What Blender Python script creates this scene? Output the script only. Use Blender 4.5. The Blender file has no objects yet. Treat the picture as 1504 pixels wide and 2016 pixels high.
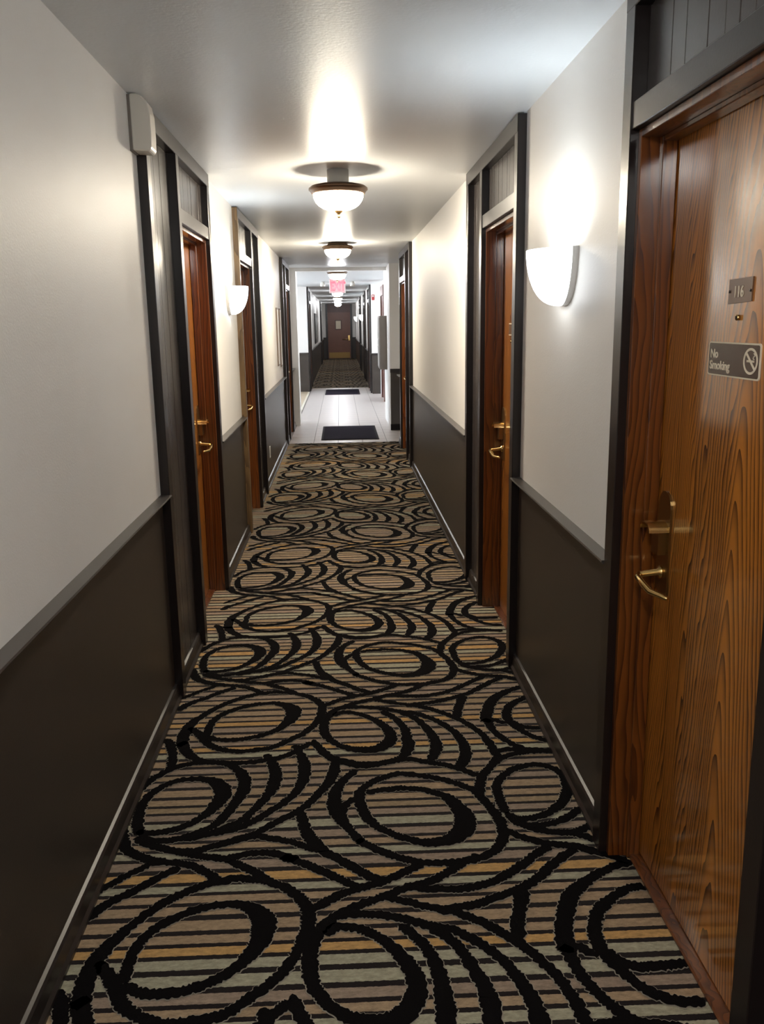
import bpy, bmesh, math, random
from mathutils import Vector, Matrix, noise

random.seed(7)
sc = bpy.context.scene
col = sc.collection

# ------------------------------------------------------------------ camera
FPX = 1696.83                                   # focal length in pixels of a 1504 x 2016 frame
cam_d = bpy.data.cameras.new('camera')
cam = bpy.data.objects.new('camera', cam_d)
col.objects.link(cam)
sc.camera = cam
cam_d.sensor_fit = 'VERTICAL'
cam_d.sensor_height = 36.0
cam_d.sensor_width = 36.0 * 1504 / 2016
cam_d.lens = FPX / 2016 * 36.0
cam_d.clip_start = 0.02
EYE = 1.575
yaw, pitch, roll = 0.0445638, -0.2168169, -0.0154301
fwd = Vector((math.sin(yaw) * math.cos(pitch), math.cos(yaw) * math.cos(pitch), math.sin(pitch)))
rt0 = Vector((math.cos(yaw), -math.sin(yaw), 0))
up0 = rt0.cross(fwd)
rt = rt0 * math.cos(roll) + up0 * math.sin(roll)
up = -rt0 * math.sin(roll) + up0 * math.cos(roll)
M = Matrix((rt, up, -fwd)).transposed().to_4x4()
M.translation = Vector((0, 0, EYE))
cam.matrix_world = M

# ------------------------------------------------------------------ world, exposure
w = bpy.data.worlds.new('sky')
sc.world = w
w.use_nodes = True
wn = w.node_tree.nodes
wn['Background'].inputs['Color'].default_value = (0.78, 0.88, 1.0, 1)
wn['Background'].inputs['Strength'].default_value = 3.0
sc.view_settings.view_transform = 'Standard'
sc.view_settings.look = 'None'
sc.view_settings.gamma = 1.0
sc.view_settings.use_curve_mapping = False
sc.view_settings.exposure = 2.6
sc.cycles.use_denoising = True
sc.cycles.use_adaptive_sampling = True
sc.cycles.adaptive_threshold = 0.03
sc.cycles.max_bounces = 6
sc.cycles.diffuse_bounces = 4
sc.cycles.glossy_bounces = 3
sc.cycles.sample_clamp_indirect = 6.0
sc.cycles.caustics_reflective = False
sc.cycles.caustics_refractive = False

# lamp strengths (each lamp's light is built with the lamp)
BOWL_WARM = 27.0
BOWL_COOL = 14.0
SCONCE_GLASS = 1.3
BOWL_NEAR = 19.0
SCONCE_BULB = 1.0

# ------------------------------------------------------------------ sizes
XL, XR, CEIL, RAIL = -0.749, 0.778, 2.398, 0.898
PROUD = 0.037                                    # how far the dark frames stand out of the wall
BACK = -3.4                                      # corridor behind the camera


# ------------------------------------------------------------------ materials
def new_mat(name):
    m = bpy.data.materials.new(name)
    m.use_nodes = True
    nt = m.node_tree
    return m, nt, nt.nodes['Principled BSDF']


def plain(name, rgb, rough=0.5, spec=0.5, metal=0.0, bump=0.0, bscale=200.0, coat=0.0, coat_rough=0.1, var=0.0, vscale=6.0):
    m, nt, b = new_mat(name)
    b.inputs['Base Color'].default_value = (*rgb, 1)
    b.inputs['Roughness'].default_value = rough
    b.inputs['Specular IOR Level'].default_value = spec
    b.inputs['Metallic'].default_value = metal
    b.inputs['Coat Weight'].default_value = coat
    b.inputs['Coat Roughness'].default_value = coat_rough
    N, L = nt.nodes, nt.links
    if bump or var:
        tc = N.new('ShaderNodeTexCoord')
    if bump:
        t = N.new('ShaderNodeTexNoise')
        t.inputs['Scale'].default_value = bscale
        t.inputs['Detail'].default_value = 3
        bp = N.new('ShaderNodeBump')
        bp.inputs['Strength'].default_value = bump
        bp.inputs['Distance'].default_value = 0.002
        L.new(tc.outputs['Object'], t.inputs['Vector'])
        L.new(t.outputs['Fac'], bp.inputs['Height'])
        L.new(bp.outputs['Normal'], b.inputs['Normal'])
        if coat:
            L.new(bp.outputs['Normal'], b.inputs['Coat Normal'])
    if var:
        t2 = N.new('ShaderNodeTexNoise')
        t2.inputs['Scale'].default_value = vscale
        t2.inputs['Detail'].default_value = 4
        mx = N.new('ShaderNodeMix')
        mx.data_type = 'RGBA'
        mx.inputs['A'].default_value = (*[c * (1 - var) for c in rgb], 1)
        mx.inputs['B'].default_value = (*[min(1, c * (1 + var)) for c in rgb], 1)
        L.new(tc.outputs['Object'], t2.inputs['Vector'])
        L.new(t2.outputs['Fac'], mx.inputs['Factor'])
        L.new(mx.outputs['Result'], b.inputs['Base Color'])
    return m


def math_node(nt, op, a, b=None, c=None):
    n = nt.nodes.new('ShaderNodeMath')
    n.operation = op
    for i, v in enumerate((a, b, c)):
        if v is None:
            continue
        if isinstance(v, (int, float)):
            n.inputs[i].default_value = v
        else:
            nt.links.new(v, n.inputs[i])
    return n.outputs[0]


def oak(name, yc, light=(0.53, 0.190, 0.023), dark=(0.066, 0.014, 0.002), cathedral=True, axis='Y', rough=0.3, coat=1.0):
    """stained oak: parabolic cathedral figure about y = yc, pore streaks along z"""
    m, nt, b = new_mat(name)
    N, L = nt.nodes, nt.links
    tc = N.new('ShaderNodeTexCoord')
    sp = N.new('ShaderNodeSeparateXYZ')
    L.new(tc.outputs['Object'], sp.inputs[0])
    y = math_node(nt, 'ADD', sp.outputs['X'], sp.outputs['Y']) if axis == 'XY' else sp.outputs[axis]
    z = sp.outputs['Z']
    nz = N.new('ShaderNodeTexNoise')
    nz.inputs['Scale'].default_value = 1.0
    nz.inputs['Detail'].default_value = 3
    mp = N.new('ShaderNodeMapping')
    mp.inputs['Scale'].default_value = (7, 7, 1.1)
    L.new(tc.outputs['Object'], mp.inputs[0])
    L.new(mp.outputs[0], nz.inputs['Vector'])
    wob = math_node(nt, 'SUBTRACT', nz.outputs['Fac'], 0.5)
    dy = math_node(nt, 'SUBTRACT', y, yc)
    dy = math_node(nt, 'ADD', dy, math_node(nt, 'MULTIPLY', wob, 0.10))
    if cathedral:
        r2 = math_node(nt, 'SQRT', math_node(nt, 'ADD', math_node(nt, 'MULTIPLY', dy, dy), 0.0016))
        val = math_node(nt, 'ADD', math_node(nt, 'MULTIPLY', r2, 72.0), math_node(nt, 'MULTIPLY', z, 8.0))
        val = math_node(nt, 'ADD', val, math_node(nt, 'MULTIPLY', wob, 3.0))
    else:
        val = math_node(nt, 'ADD', math_node(nt, 'MULTIPLY', dy, 46.0), math_node(nt, 'MULTIPLY', wob, 4.0))
    s = math_node(nt, 'FRACT', val)
    s = math_node(nt, 'POWER', s, 2.0)
    # pores
    mp2 = N.new('ShaderNodeMapping')
    mp2.inputs['Scale'].default_value = (420, 420, 9)
    L.new(tc.outputs['Object'], mp2.inputs[0])
    n2 = N.new('ShaderNodeTexNoise')
    n2.inputs['Scale'].default_value = 1.0
    n2.inputs['Detail'].default_value = 2
    L.new(mp2.outputs[0], n2.inputs['Vector'])
    pores = math_node(nt, 'MULTIPLY', math_node(nt, 'SUBTRACT', n2.outputs['Fac'], 0.42), 1.5)
    # broad streaks
    mp3 = N.new('ShaderNodeMapping')
    mp3.inputs['Scale'].default_value = (16, 16, 0.5)
    L.new(tc.outputs['Object'], mp3.inputs[0])
    n3 = N.new('ShaderNodeTexNoise')
    n3.inputs['Scale'].default_value = 1.0
    n3.inputs['Detail'].default_value = 4
    L.new(mp3.outputs[0], n3.inputs['Vector'])
    f = math_node(nt, 'ADD', math_node(nt, 'MULTIPLY', s, 1.05), math_node(nt, 'MULTIPLY', pores, 0.30))
    f = math_node(nt, 'ADD', f, math_node(nt, 'MULTIPLY', math_node(nt, 'SUBTRACT', n3.outputs['Fac'], 0.5), 0.9))
    mx = N.new('ShaderNodeMix')
    mx.data_type = 'RGBA'
    mx.clamp_factor = True
    mx.inputs['A'].default_value = (*light, 1)
    mx.inputs['B'].default_value = (*dark, 1)
    L.new(f, mx.inputs['Factor'])
    L.new(mx.outputs['Result'], b.inputs['Base Color'])
    b.inputs['Roughness'].default_value = rough
    b.inputs['Coat Weight'].default_value = coat
    b.inputs['Coat Roughness'].default_value = 0.12
    bp = N.new('ShaderNodeBump')
    bp.inputs['Strength'].default_value = 0.25
    bp.inputs['Distance'].default_value = 0.001
    bp.invert = True
    L.new(f, bp.inputs['Height'])
    L.new(bp.outputs['Normal'], b.inputs['Normal'])
    return m


def emit(name, rgb, strength, base=(0.8, 0.8, 0.78)):
    m, nt, b = new_mat(name)
    b.inputs['Base Color'].default_value = (*base, 1)
    b.inputs['Roughness'].default_value = 0.25
    b.inputs['Emission Color'].default_value = (*rgb, 1)
    b.inputs['Emission Strength'].default_value = strength
    return m


MAT = {}
MAT['wall'] = plain('wall_paint', (0.83, 0.81, 0.775), rough=0.48, spec=0.32, bump=0.22, bscale=160, var=0.03, vscale=2.5)
MAT['ceil'] = plain('ceiling_paint', (0.70, 0.72, 0.735), rough=0.37, spec=0.17, bump=0.35, bscale=70)
MAT['wain'] = plain('wainscot_paint', (0.044, 0.034, 0.027), rough=0.38, spec=0.5, bump=0.12, bscale=260)
MAT['dark'] = plain('espresso_paint', (0.0120, 0.0078, 0.0075), rough=0.30, spec=0.5, bump=0.06, bscale=150)
MAT['plank'] = plain('plank_paint', (0.047, 0.040, 0.038), rough=0.27, spec=0.5, bump=0.10, bscale=90)
MAT['trimw'] = plain('white_trim_paint', (0.78, 0.77, 0.75), rough=0.35)
MAT['rail'] = plain('rail_paint', (0.050, 0.042, 0.037), rough=0.34, spec=0.5)
MAT['base'] = plain('baseboard_paint', (0.027, 0.021, 0.018), rough=0.36)
MAT['brass'] = plain('brass', (0.72, 0.50, 0.20), rough=0.24, metal=1.0)
MAT['oldbrass'] = plain('aged_brass', (0.33, 0.21, 0.085), rough=0.34, metal=1.0)
MAT['bronze'] = plain('bronze', (0.11, 0.065, 0.038), rough=0.35, metal=0.6)
MAT['drum'] = plain('galvanised_box', (0.55, 0.56, 0.54), rough=0.5)
MAT['plastic'] = plain('white_plastic', (0.70, 0.67, 0.60), rough=0.4)
MAT['black'] = plain('black_rubber', (0.012, 0.010, 0.013), rough=0.85, spec=0.2, bump=0.5, bscale=500)
MAT['grey'] = plain('grey_metal', (0.22, 0.195, 0.175), rough=0.45)
MAT['grout'] = plain('grout', (0.24, 0.22, 0.21), rough=0.9)
MAT['tile'] = plain('beige_tile', (0.50, 0.445, 0.41), rough=0.36, spec=0.5, var=0.05, vscale=4)
MAT['tan'] = plain('tan_floor', (0.45, 0.36, 0.25), rough=0.6, var=0.1, vscale=9)
MAT['strip'] = plain('pale_metal_strip', (0.80, 0.74, 0.60), rough=0.3)
MAT['cream'] = plain('cream_paint', (0.78, 0.68, 0.52), rough=0.5)
MAT['signbrown'] = plain('sign_brown', (0.050, 0.032, 0.028), rough=0.22)
MAT['plaque'] = plain('plaque_brown', (0.16, 0.085, 0.045), rough=0.30)
MAT['maroon'] = plain('maroon_wood', (0.105, 0.040, 0.028), rough=0.4, var=0.2, vscale=12)
MAT['oak'] = oak('oak_jamb', 0.0, light=(0.195, 0.058, 0.009), dark=(0.065, 0.015, 0.003), cathedral=False, coat=0.6, axis='XY')
MAT['oakhead'] = oak('oak_head', 0.0, light=(0.155, 0.046, 0.009), dark=(0.055, 0.014, 0.004), cathedral=False, axis='X')
MAT['tanoak'] = oak('raw_oak_post', 0.0, light=(0.17, 0.10, 0.040), dark=(0.075, 0.040, 0.014), cathedral=False, coat=0.05, rough=0.5)
MAT['glass'] = None


# ------------------------------------------------------------------ mesh helpers
def link(name, me, mat=None, parent=None, smooth=False):
    if isinstance(mat, (list, tuple)):
        for k in mat:
            me.materials.append(k)
    elif mat is not None:
        me.materials.append(mat)
    if smooth:
        for p in me.polygons:
            p.use_smooth = True
    o = bpy.data.objects.new(name, me)
    col.objects.link(o)
    if parent is not None:
        o.parent = parent
        q, off = parent, Vector((0, 0, 0))
        while q is not None:                       # only translations above: keep vertices in world coordinates
            if q.type == 'EMPTY':
                off += q.location
            q = q.parent
        if off.length:
            root = parent
            if parent.type == 'EMPTY':
                o.matrix_parent_inverse = Matrix.Translation(-off)
    return o


def tag(o, label=None, cat=None, group=None, kind=None):
    if label:
        o['label'] = label
    if cat:
        o['category'] = cat
    if group:
        o['group'] = group
    if kind:
        o['kind'] = kind
    return o


def empty(name, loc, label=None, cat=None, group=None, kind=None):
    o = bpy.data.objects.new(name, None)
    o.empty_display_size = 0.1
    o.location = loc
    col.objects.link(o)
    return tag(o, label, cat, group, kind)


def bm_box(bm, a, b, bev=0.0, seg=1):
    lo = [min(p, q) for p, q in zip(a, b)]
    hi = [max(p, q) for p, q in zip(a, b)]
    vs = [bm.verts.new((x, y, z)) for x in (lo[0], hi[0]) for y in (lo[1], hi[1]) for z in (lo[2], hi[2])]
    fs = []
    for f in ((0, 1, 3, 2), (4, 6, 7, 5), (0, 4, 5, 1), (2, 3, 7, 6), (0, 2, 6, 4), (1, 5, 7, 3)):
        fs.append(bm.faces.new([vs[i] for i in f]))
    if bev:
        es = list({e for f in fs for e in f.edges})
        bmesh.ops.bevel(bm, geom=es, offset=bev, segments=seg, affect='EDGES', profile=0.5)


def fin(name, bm, mat, parent=None, smooth=False):
    bmesh.ops.recalc_face_normals(bm, faces=bm.faces)
    me = bpy.data.meshes.new(name)
    bm.to_mesh(me)
    bm.free()
    return link(name, me, mat, parent, smooth)


def box(name, a, b, mat, parent=None, bev=0.0, seg=1):
    bm = bmesh.new()
    bm_box(bm, a, b, bev, seg)
    return fin(name, bm, mat, parent)


def boxes(name, lst, mat, parent=None, bev=0.0):
    bm = bmesh.new()
    for a, b in lst:
        bm_box(bm, a, b, bev)
    return fin(name, bm, mat, parent)


def lathe(name, prof, centre, mat, parent=None, n=40, axis='Z'):
    """profile of (radius, height) turned about a vertical axis through centre"""
    bm = bmesh.new()
    rings = []
    for r, h in prof:
        if r < 1e-5:
            rings.append([bm.verts.new((centre[0], centre[1], centre[2] + h))])
        else:
            rings.append([bm.verts.new((centre[0] + r * math.cos(2 * math.pi * i / n), centre[1] + r * math.sin(2 * math.pi * i / n), centre[2] + h)) for i in range(n)])
    for A, B in zip(rings, rings[1:]):
        for i in range(n):
            j = (i + 1) % n
            if len(A) == 1 and len(B) == 1:
                continue
            if len(A) == 1:
                bm.faces.new((A[0], B[i], B[j]))
            elif len(B) == 1:
                bm.faces.new((A[i], A[j], B[0]))
            else:
                bm.faces.new((A[i], A[j], B[j], B[i]))
    return fin(name, bm, mat, parent, True)


def tube(name, pts, radii, mat, parent=None, n=12):
    bm = bmesh.new()
    rings = []
    P = [Vector(p) for p in pts]
    for k, p in enumerate(P):
        d = (P[min(k + 1, len(P) - 1)] - P[max(k - 1, 0)]).normalized()
        u = d.cross(Vector((0, 0, 1)))
        if u.length < 1e-3:
            u = Vector((0, 1, 0))
        u.normalize()
        v = u.cross(d)
        r = radii[k] if isinstance(radii, (list, tuple)) else radii
        ru, rv = r if isinstance(r, tuple) else (r, r)
        rings.append([bm.verts.new(p + u * math.cos(2 * math.pi * i / n) * ru + v * math.sin(2 * math.pi * i / n) * rv) for i in range(n)])
    for A, B in zip(rings, rings[1:]):
        for i in range(n):
            bm.faces.new((A[i], A[(i + 1) % n], B[(i + 1) % n], B[i]))
    bm.faces.new(rings[0])
    bm.faces.new(list(reversed(rings[-1])))
    return fin(name, bm, mat, parent, True)


def prism(name, poly, origin, ex, ey, ez, depth, mat, parent=None, bev=0.0):
    """outline (list of 2D points) in the plane ex, ey, thickened along ez"""
    bm = bmesh.new()
    O, ex, ey, ez = Vector(origin), Vector(ex), Vector(ey), Vector(ez)
    A = [bm.verts.new(O + ex * x + ey * y) for x, y in poly]
    B = [bm.verts.new(O + ex * x + ey * y + ez * depth) for x, y in poly]
    bm.faces.new(A)
    bm.faces.new(B)
    n = len(poly)
    for i in range(n):
        bm.faces.new((A[i], A[(i + 1) % n], B[(i + 1) % n], B[i]))
    return fin(name, bm, mat, parent)


def rrect(x0, x1, y0, y1, r, n=6):
    out = []
    for cx, cy, a0 in ((x1 - r, y1 - r, 0), (x0 + r, y1 - r, 90), (x0 + r, y0 + r, 180), (x1 - r, y0 + r, 270)):
        for i in range(n + 1):
            a = math.radians(a0 + 90 * i / n)
            out.append((cx + r * math.cos(a), cy + r * math.sin(a)))
    return out


def text_mesh(name, body, size, origin, ex, ey, mat, parent=None, depth=0.0006, bold=0.0, sx=1.0):
    cu = bpy.data.curves.new(name, 'FONT')
    cu.body = body
    cu.size = size
    cu.extrude = depth
    cu.offset = bold
    cu.resolution_u = 3
    t = bpy.data.objects.new(name, cu)
    col.objects.link(t)
    dg = bpy.context.evaluated_depsgraph_get()
    me = bpy.data.meshes.new_from_object(t.evaluated_get(dg))
    bpy.data.objects.remove(t)
    ex, ey = Vector(ex), Vector(ey)
    ez = ex.cross(ey)
    mt = Matrix((ex * sx, ey, ez)).transposed().to_4x4()
    mt.translation = Vector(origin)
    me.transform(mt)
    me.materials.clear()
    return link(name, me, mat, parent)


# ------------------------------------------------------------------ the corridor shell
def wall_x(side):
    return XR if side > 0 else XL


def W(side, d):
    """distance d out of the wall, towards the corridor"""
    return XR - d if side > 0 else XL + d


SEG = {-1: [(BACK, 3.50), (5.13, 6.50), (8.115, 11.40), (12.92, 13.62)],
       1: [(BACK, 0.785), (2.355, 3.715), (5.18, 9.40), (10.95, 11.50)]}
TH = 0.13
for side, nm in ((-1, 'left'), (1, 'right')):
    wall = boxes('wall_' + nm, [((W(side, -TH), a, 0), (W(side, 0), b, CEIL + 0.02)) for a, b in SEG[side]], MAT['wall'])
    tag(wall, 'off-white painted %s corridor wall above the chair rail' % nm, 'wall', kind='structure')
    for a, b in SEG[side]:
        box('wainscot', (W(side, -0.01), a + 0.0005, 0), (W(side, 0.004), b - 0.0005, RAIL - 0.015), MAT['wain'], wall)
    tr = empty('trim_%d' % (1 if side < 0 else 2), (W(side, 0), 2.9, RAIL), 'dark chair rail running along the %s wall' % nm, 'chair rail', kind='structure')
    bb = empty('baseboard_' + nm, (W(side, 0), 2.9, 0), 'dark baseboard along the foot of the %s wall' % nm, 'baseboard', kind='structure')
    for a, b in SEG[side]:
        # moulded rail: flat cap over a small cove
        prof = [(0, 0), (0.043, -0.001), (0.045, -0.006), (0.041, -0.011), (0.022, -0.017), (0.014, -0.030), (0.004, -0.033), (0, -0.033)]
        sgn = -1 if side > 0 else 1
        prism('rail', prof, (W(side, 0), a, RAIL), (sgn, 0, 0), (0, 0, 1), (0, 1, 0), b - a, MAT['rail'], tr)
        prof = [(0, 0), (0.026, 0), (0.026, 0.012), (0.018, 0.022), (0.015, 0.060), (0.010, 0.068), (0, 0.072)]
        prism('board', prof, (W(side, 0.003), a, 0), (sgn, 0, 0), (0, 0, 1), (0, 1, 0), b - a, MAT['base'], bb)

ceil = box('ceiling', (-1.1, BACK - 0.1, CEIL), (1.0, 13.70, CEIL + 0.12), MAT['ceil'])
tag(ceil, 'glossy white corridor ceiling', 'ceiling', kind='structure')
bw = box('wall_back', (-1.1, BACK - 0.12, 0), (1.0, BACK, CEIL), MAT['wall'])
tag(bw, 'plain end wall of the corridor behind the viewpoint', 'wall', kind='structure')


# ------------------------------------------------------------------ door units: dark frame, oak door, plank transom and side panel
def lockset(door, side, y, sgn_y):
    """brass lever lock with a tall plate and a round hood; the lever points towards sgn_y"""
    X = W(side, -0.078)
    o = -1 if side > 0 else 1
    plate = prism('lock_plate', [(p[0], p[1]) for p in
                  [(-0.042, -0.15), (0.042, -0.15)] + [(0.042 * math.cos(math.radians(a)), 0.085 + 0.042 * math.sin(math.radians(a))) for a in range(0, 181, 15)]],
                  (X, y, 1.0), (0, 1, 0), (0, 0, 1), (o, 0, 0), 0.006, MAT['oldbrass'], door)
    # hood: short half barrel over the key slot
    bm = bmesh.new()
    ra, rb = [], []
    for i in range(13):
        a = math.radians(180 * i / 12)
        ra.append((0.037 * math.cos(a), 0.026 * math.sin(a)))
    for i in range(13):
        a = math.radians(180 - 180 * i / 12)
        rb.append((0.032 * math.cos(a), 0.021 * math.sin(a)))
    poly = ra + rb
    bm.free()
    prism('key_hood', poly, (X + o * 0.006, y, 1.022), (0, 1, 0), (0, 0, 1), (o, 0, 0), 0.052, MAT['brass'], plate)
    prism('key_case', [(-0.024, -0.06), (0.024, -0.06), (0.026, 0.012), (-0.026, 0.012)], (X + o * 0.006, y, 1.018), (0, 1, 0), (0, 0, 1), (o, 0, 0), 0.022, MAT['oldbrass'], plate)
    lathe_pts = []
    tube('spindle', [(X + o * 0.004, y, 0.905), (X + o * 0.012, y, 0.905), (X + o * 0.016, y, 0.905), (X + o * 0.070, y, 0.899)], [0.018, 0.018, 0.0085, 0.0085], MAT['brass'], plate)
    tube('lever', [(X + o * 0.066, y, 0.901), (X + o * 0.074, y + sgn_y * 0.012, 0.896), (X + o * 0.073, y + sgn_y * 0.055, 0.887),
                   (X + o * 0.068, y + sgn_y * 0.095, 0.880), (X + o * 0.055, y + sgn_y * 0.14, 0.882), (X + o * 0.05, y + sgn_y * 0.165, 0.883)],
         [(0.006, 0.008), (0.0085, 0.010), (0.0075, 0.011), (0.0075, 0.009), (0.0065, 0.007), (0.004, 0.005)], MAT['brass'], plate)


DOOR_N = [0]


def door_unit(side, near, mid, far, door_first, label, lock_far=True, planks=True, post_mats=None, oak_yc=None, lock=True, pw=0.066):
    """near, mid, far: y of the near edge of each post; the door stands in the near bay when door_first"""
    DOOR_N[0] += 1
    u = empty('door_%d' % DOOR_N[0], (W(side, 0), near, 0), label, 'door', kind='structure')
    top = CEIL - 0.006
    posts = [near, mid, far]
    for i, y in enumerate(posts):
        m = MAT['dark']
        if post_mats and i in post_mats:
            m = post_mats[i]
        box('post', (W(side, -0.10), y, 0), (W(side, PROUD), y + pw, top - 0.001), m, u, 0.002)
    fas = box('fascia', (W(side, -0.02), near + pw * 0.0 + 0.001, 2.322), (W(side, PROUD + 0.001), far + pw - 0.001, top), MAT['dark'], u, 0.002)
    if door_first:
        d0, d1, p0, p1 = near + pw, mid, mid + pw, far
    else:
        p0, p1, d0, d1 = near + pw, mid, mid + pw, far
    # header rail over the door and the plank transom
    box('header', (W(side, -0.10), d0 - 0.001, 2.037), (W(side, PROUD - 0.004), d1 + 0.001, 2.102), MAT['dark'], u, 0.002)
    for nm, y0, y1, z0, z1 in (('transom_panel', d0, d1, 2.102, 2.322), ('side_panel', p0, p1, 0.0, 2.322)):
        back = box(nm, (W(side, -0.05), y0 - 0.001, z0 - 0.001), (W(side, -0.011), y1 + 0.001, z1 + 0.001), MAT['dark'], u)
        if planks:
            y = y0
            while y < y1 - 0.001:
                wd = random.choice((0.066, 0.085, 0.095, 0.12, 0.14))
                e = min(y1, y + wd)
                if y1 - e < 0.04:
                    e = y1
                box('plank', (W(side, -0.012), y + 0.0009, z0), (W(side, 0.0 + random.uniform(-0.0006, 0.0006)), e - 0.0009, z1), MAT['plank'], back, 0.0016)
                y = e
        else:
            box('plank', (W(side, -0.012), y0, z0), (W(side, 0), y1, z1), MAT['plank'], back)
        if nm == 'side_panel':
            sgn = -1 if side > 0 else 1
            prof = [(0, 0), (0.026, 0), (0.026, 0.012), (0.018, 0.022), (0.015, 0.060), (0.010, 0.068), (0, 0.072)]
            prism('baseboard', prof, (W(side, 0), y0, 0), (sgn, 0, 0), (0, 0, 1), (0, 1, 0), y1 - y0, MAT['base'], u)
    # oak jamb, stops, slab, threshold
    jm = MAT['oak']
    for y0, y1, ys0, ys1 in ((d0, d0 + 0.020, d0 + 0.019, d0 + 0.031), (d1 - 0.020, d1, d1 - 0.031, d1 - 0.019)):
        j = box('jamb', (W(side, -0.11), y0, 0), (W(side, 0.014), y1, 2.0365), jm, u, 0.0015)
        box('stop', (W(side, -0.076), ys0, 0), (W(side, -0.038), ys1, 2.017), jm, j, 0.002)
    hd = box('jamb_head', (W(side, -0.11), d0 + 0.0195, 2.017), (W(side, 0.014), d1 - 0.0195, 2.0365), MAT['oakhead'], u, 0.0015)
    box('stop', (W(side, -0.076), d0 + 0.030, 2.005), (W(side, -0.038), d1 - 0.030, 2.018), MAT['oakhead'], hd, 0.002)
    slab_m = oak('oak_door_%d' % DOOR_N[0], oak_yc if oak_yc is not None else (d0 + d1) / 2 - 0.12)
    box('slab', (W(side, -0.120), d0 + 0.023, 0.014), (W(side, -0.078), d1 - 0.023, 2.012), slab_m, u, 0.002)
    box('threshold', (W(side, -0.125), d0 + 0.0195, 0), (W(side, -0.045), d1 - 0.0195, 0.012), MAT['oakhead'], u, 0.004)
    if lock:
        lockset(u, side, (d1 - 0.023 - 0.065) if lock_far else (d0 + 0.023 + 0.065), -1 if lock_far else 1)
    return u, d0, d1


R1 = door_unit(1, 0.785, 1.362, 2.289, False, 'nearest right oak door, with number plaque and no smoking sign', oak_yc=1.80)
L1 = door_unit(-1, 3.50, 4.125, 5.064, False, 'first left oak door, in the dark plank frame under the white box')
R2 = door_unit(1, 3.715, 4.62, 5.114, True, 'second right oak door, just past the wall light')
L2 = door_unit(-1, 6.50, 7.44, 8.05, True, 'second left oak door, past the left wall light, near post unpainted', post_mats={0: MAT['tanoak']})
R3 = door_unit(1, 9.40, 9.95, 10.884, False, 'third right oak door, beside the carpet edge')
L3 = door_unit(-1, 11.40, 11.95, 12.854, False, 'third left oak door, next to the tiled lobby')


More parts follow.
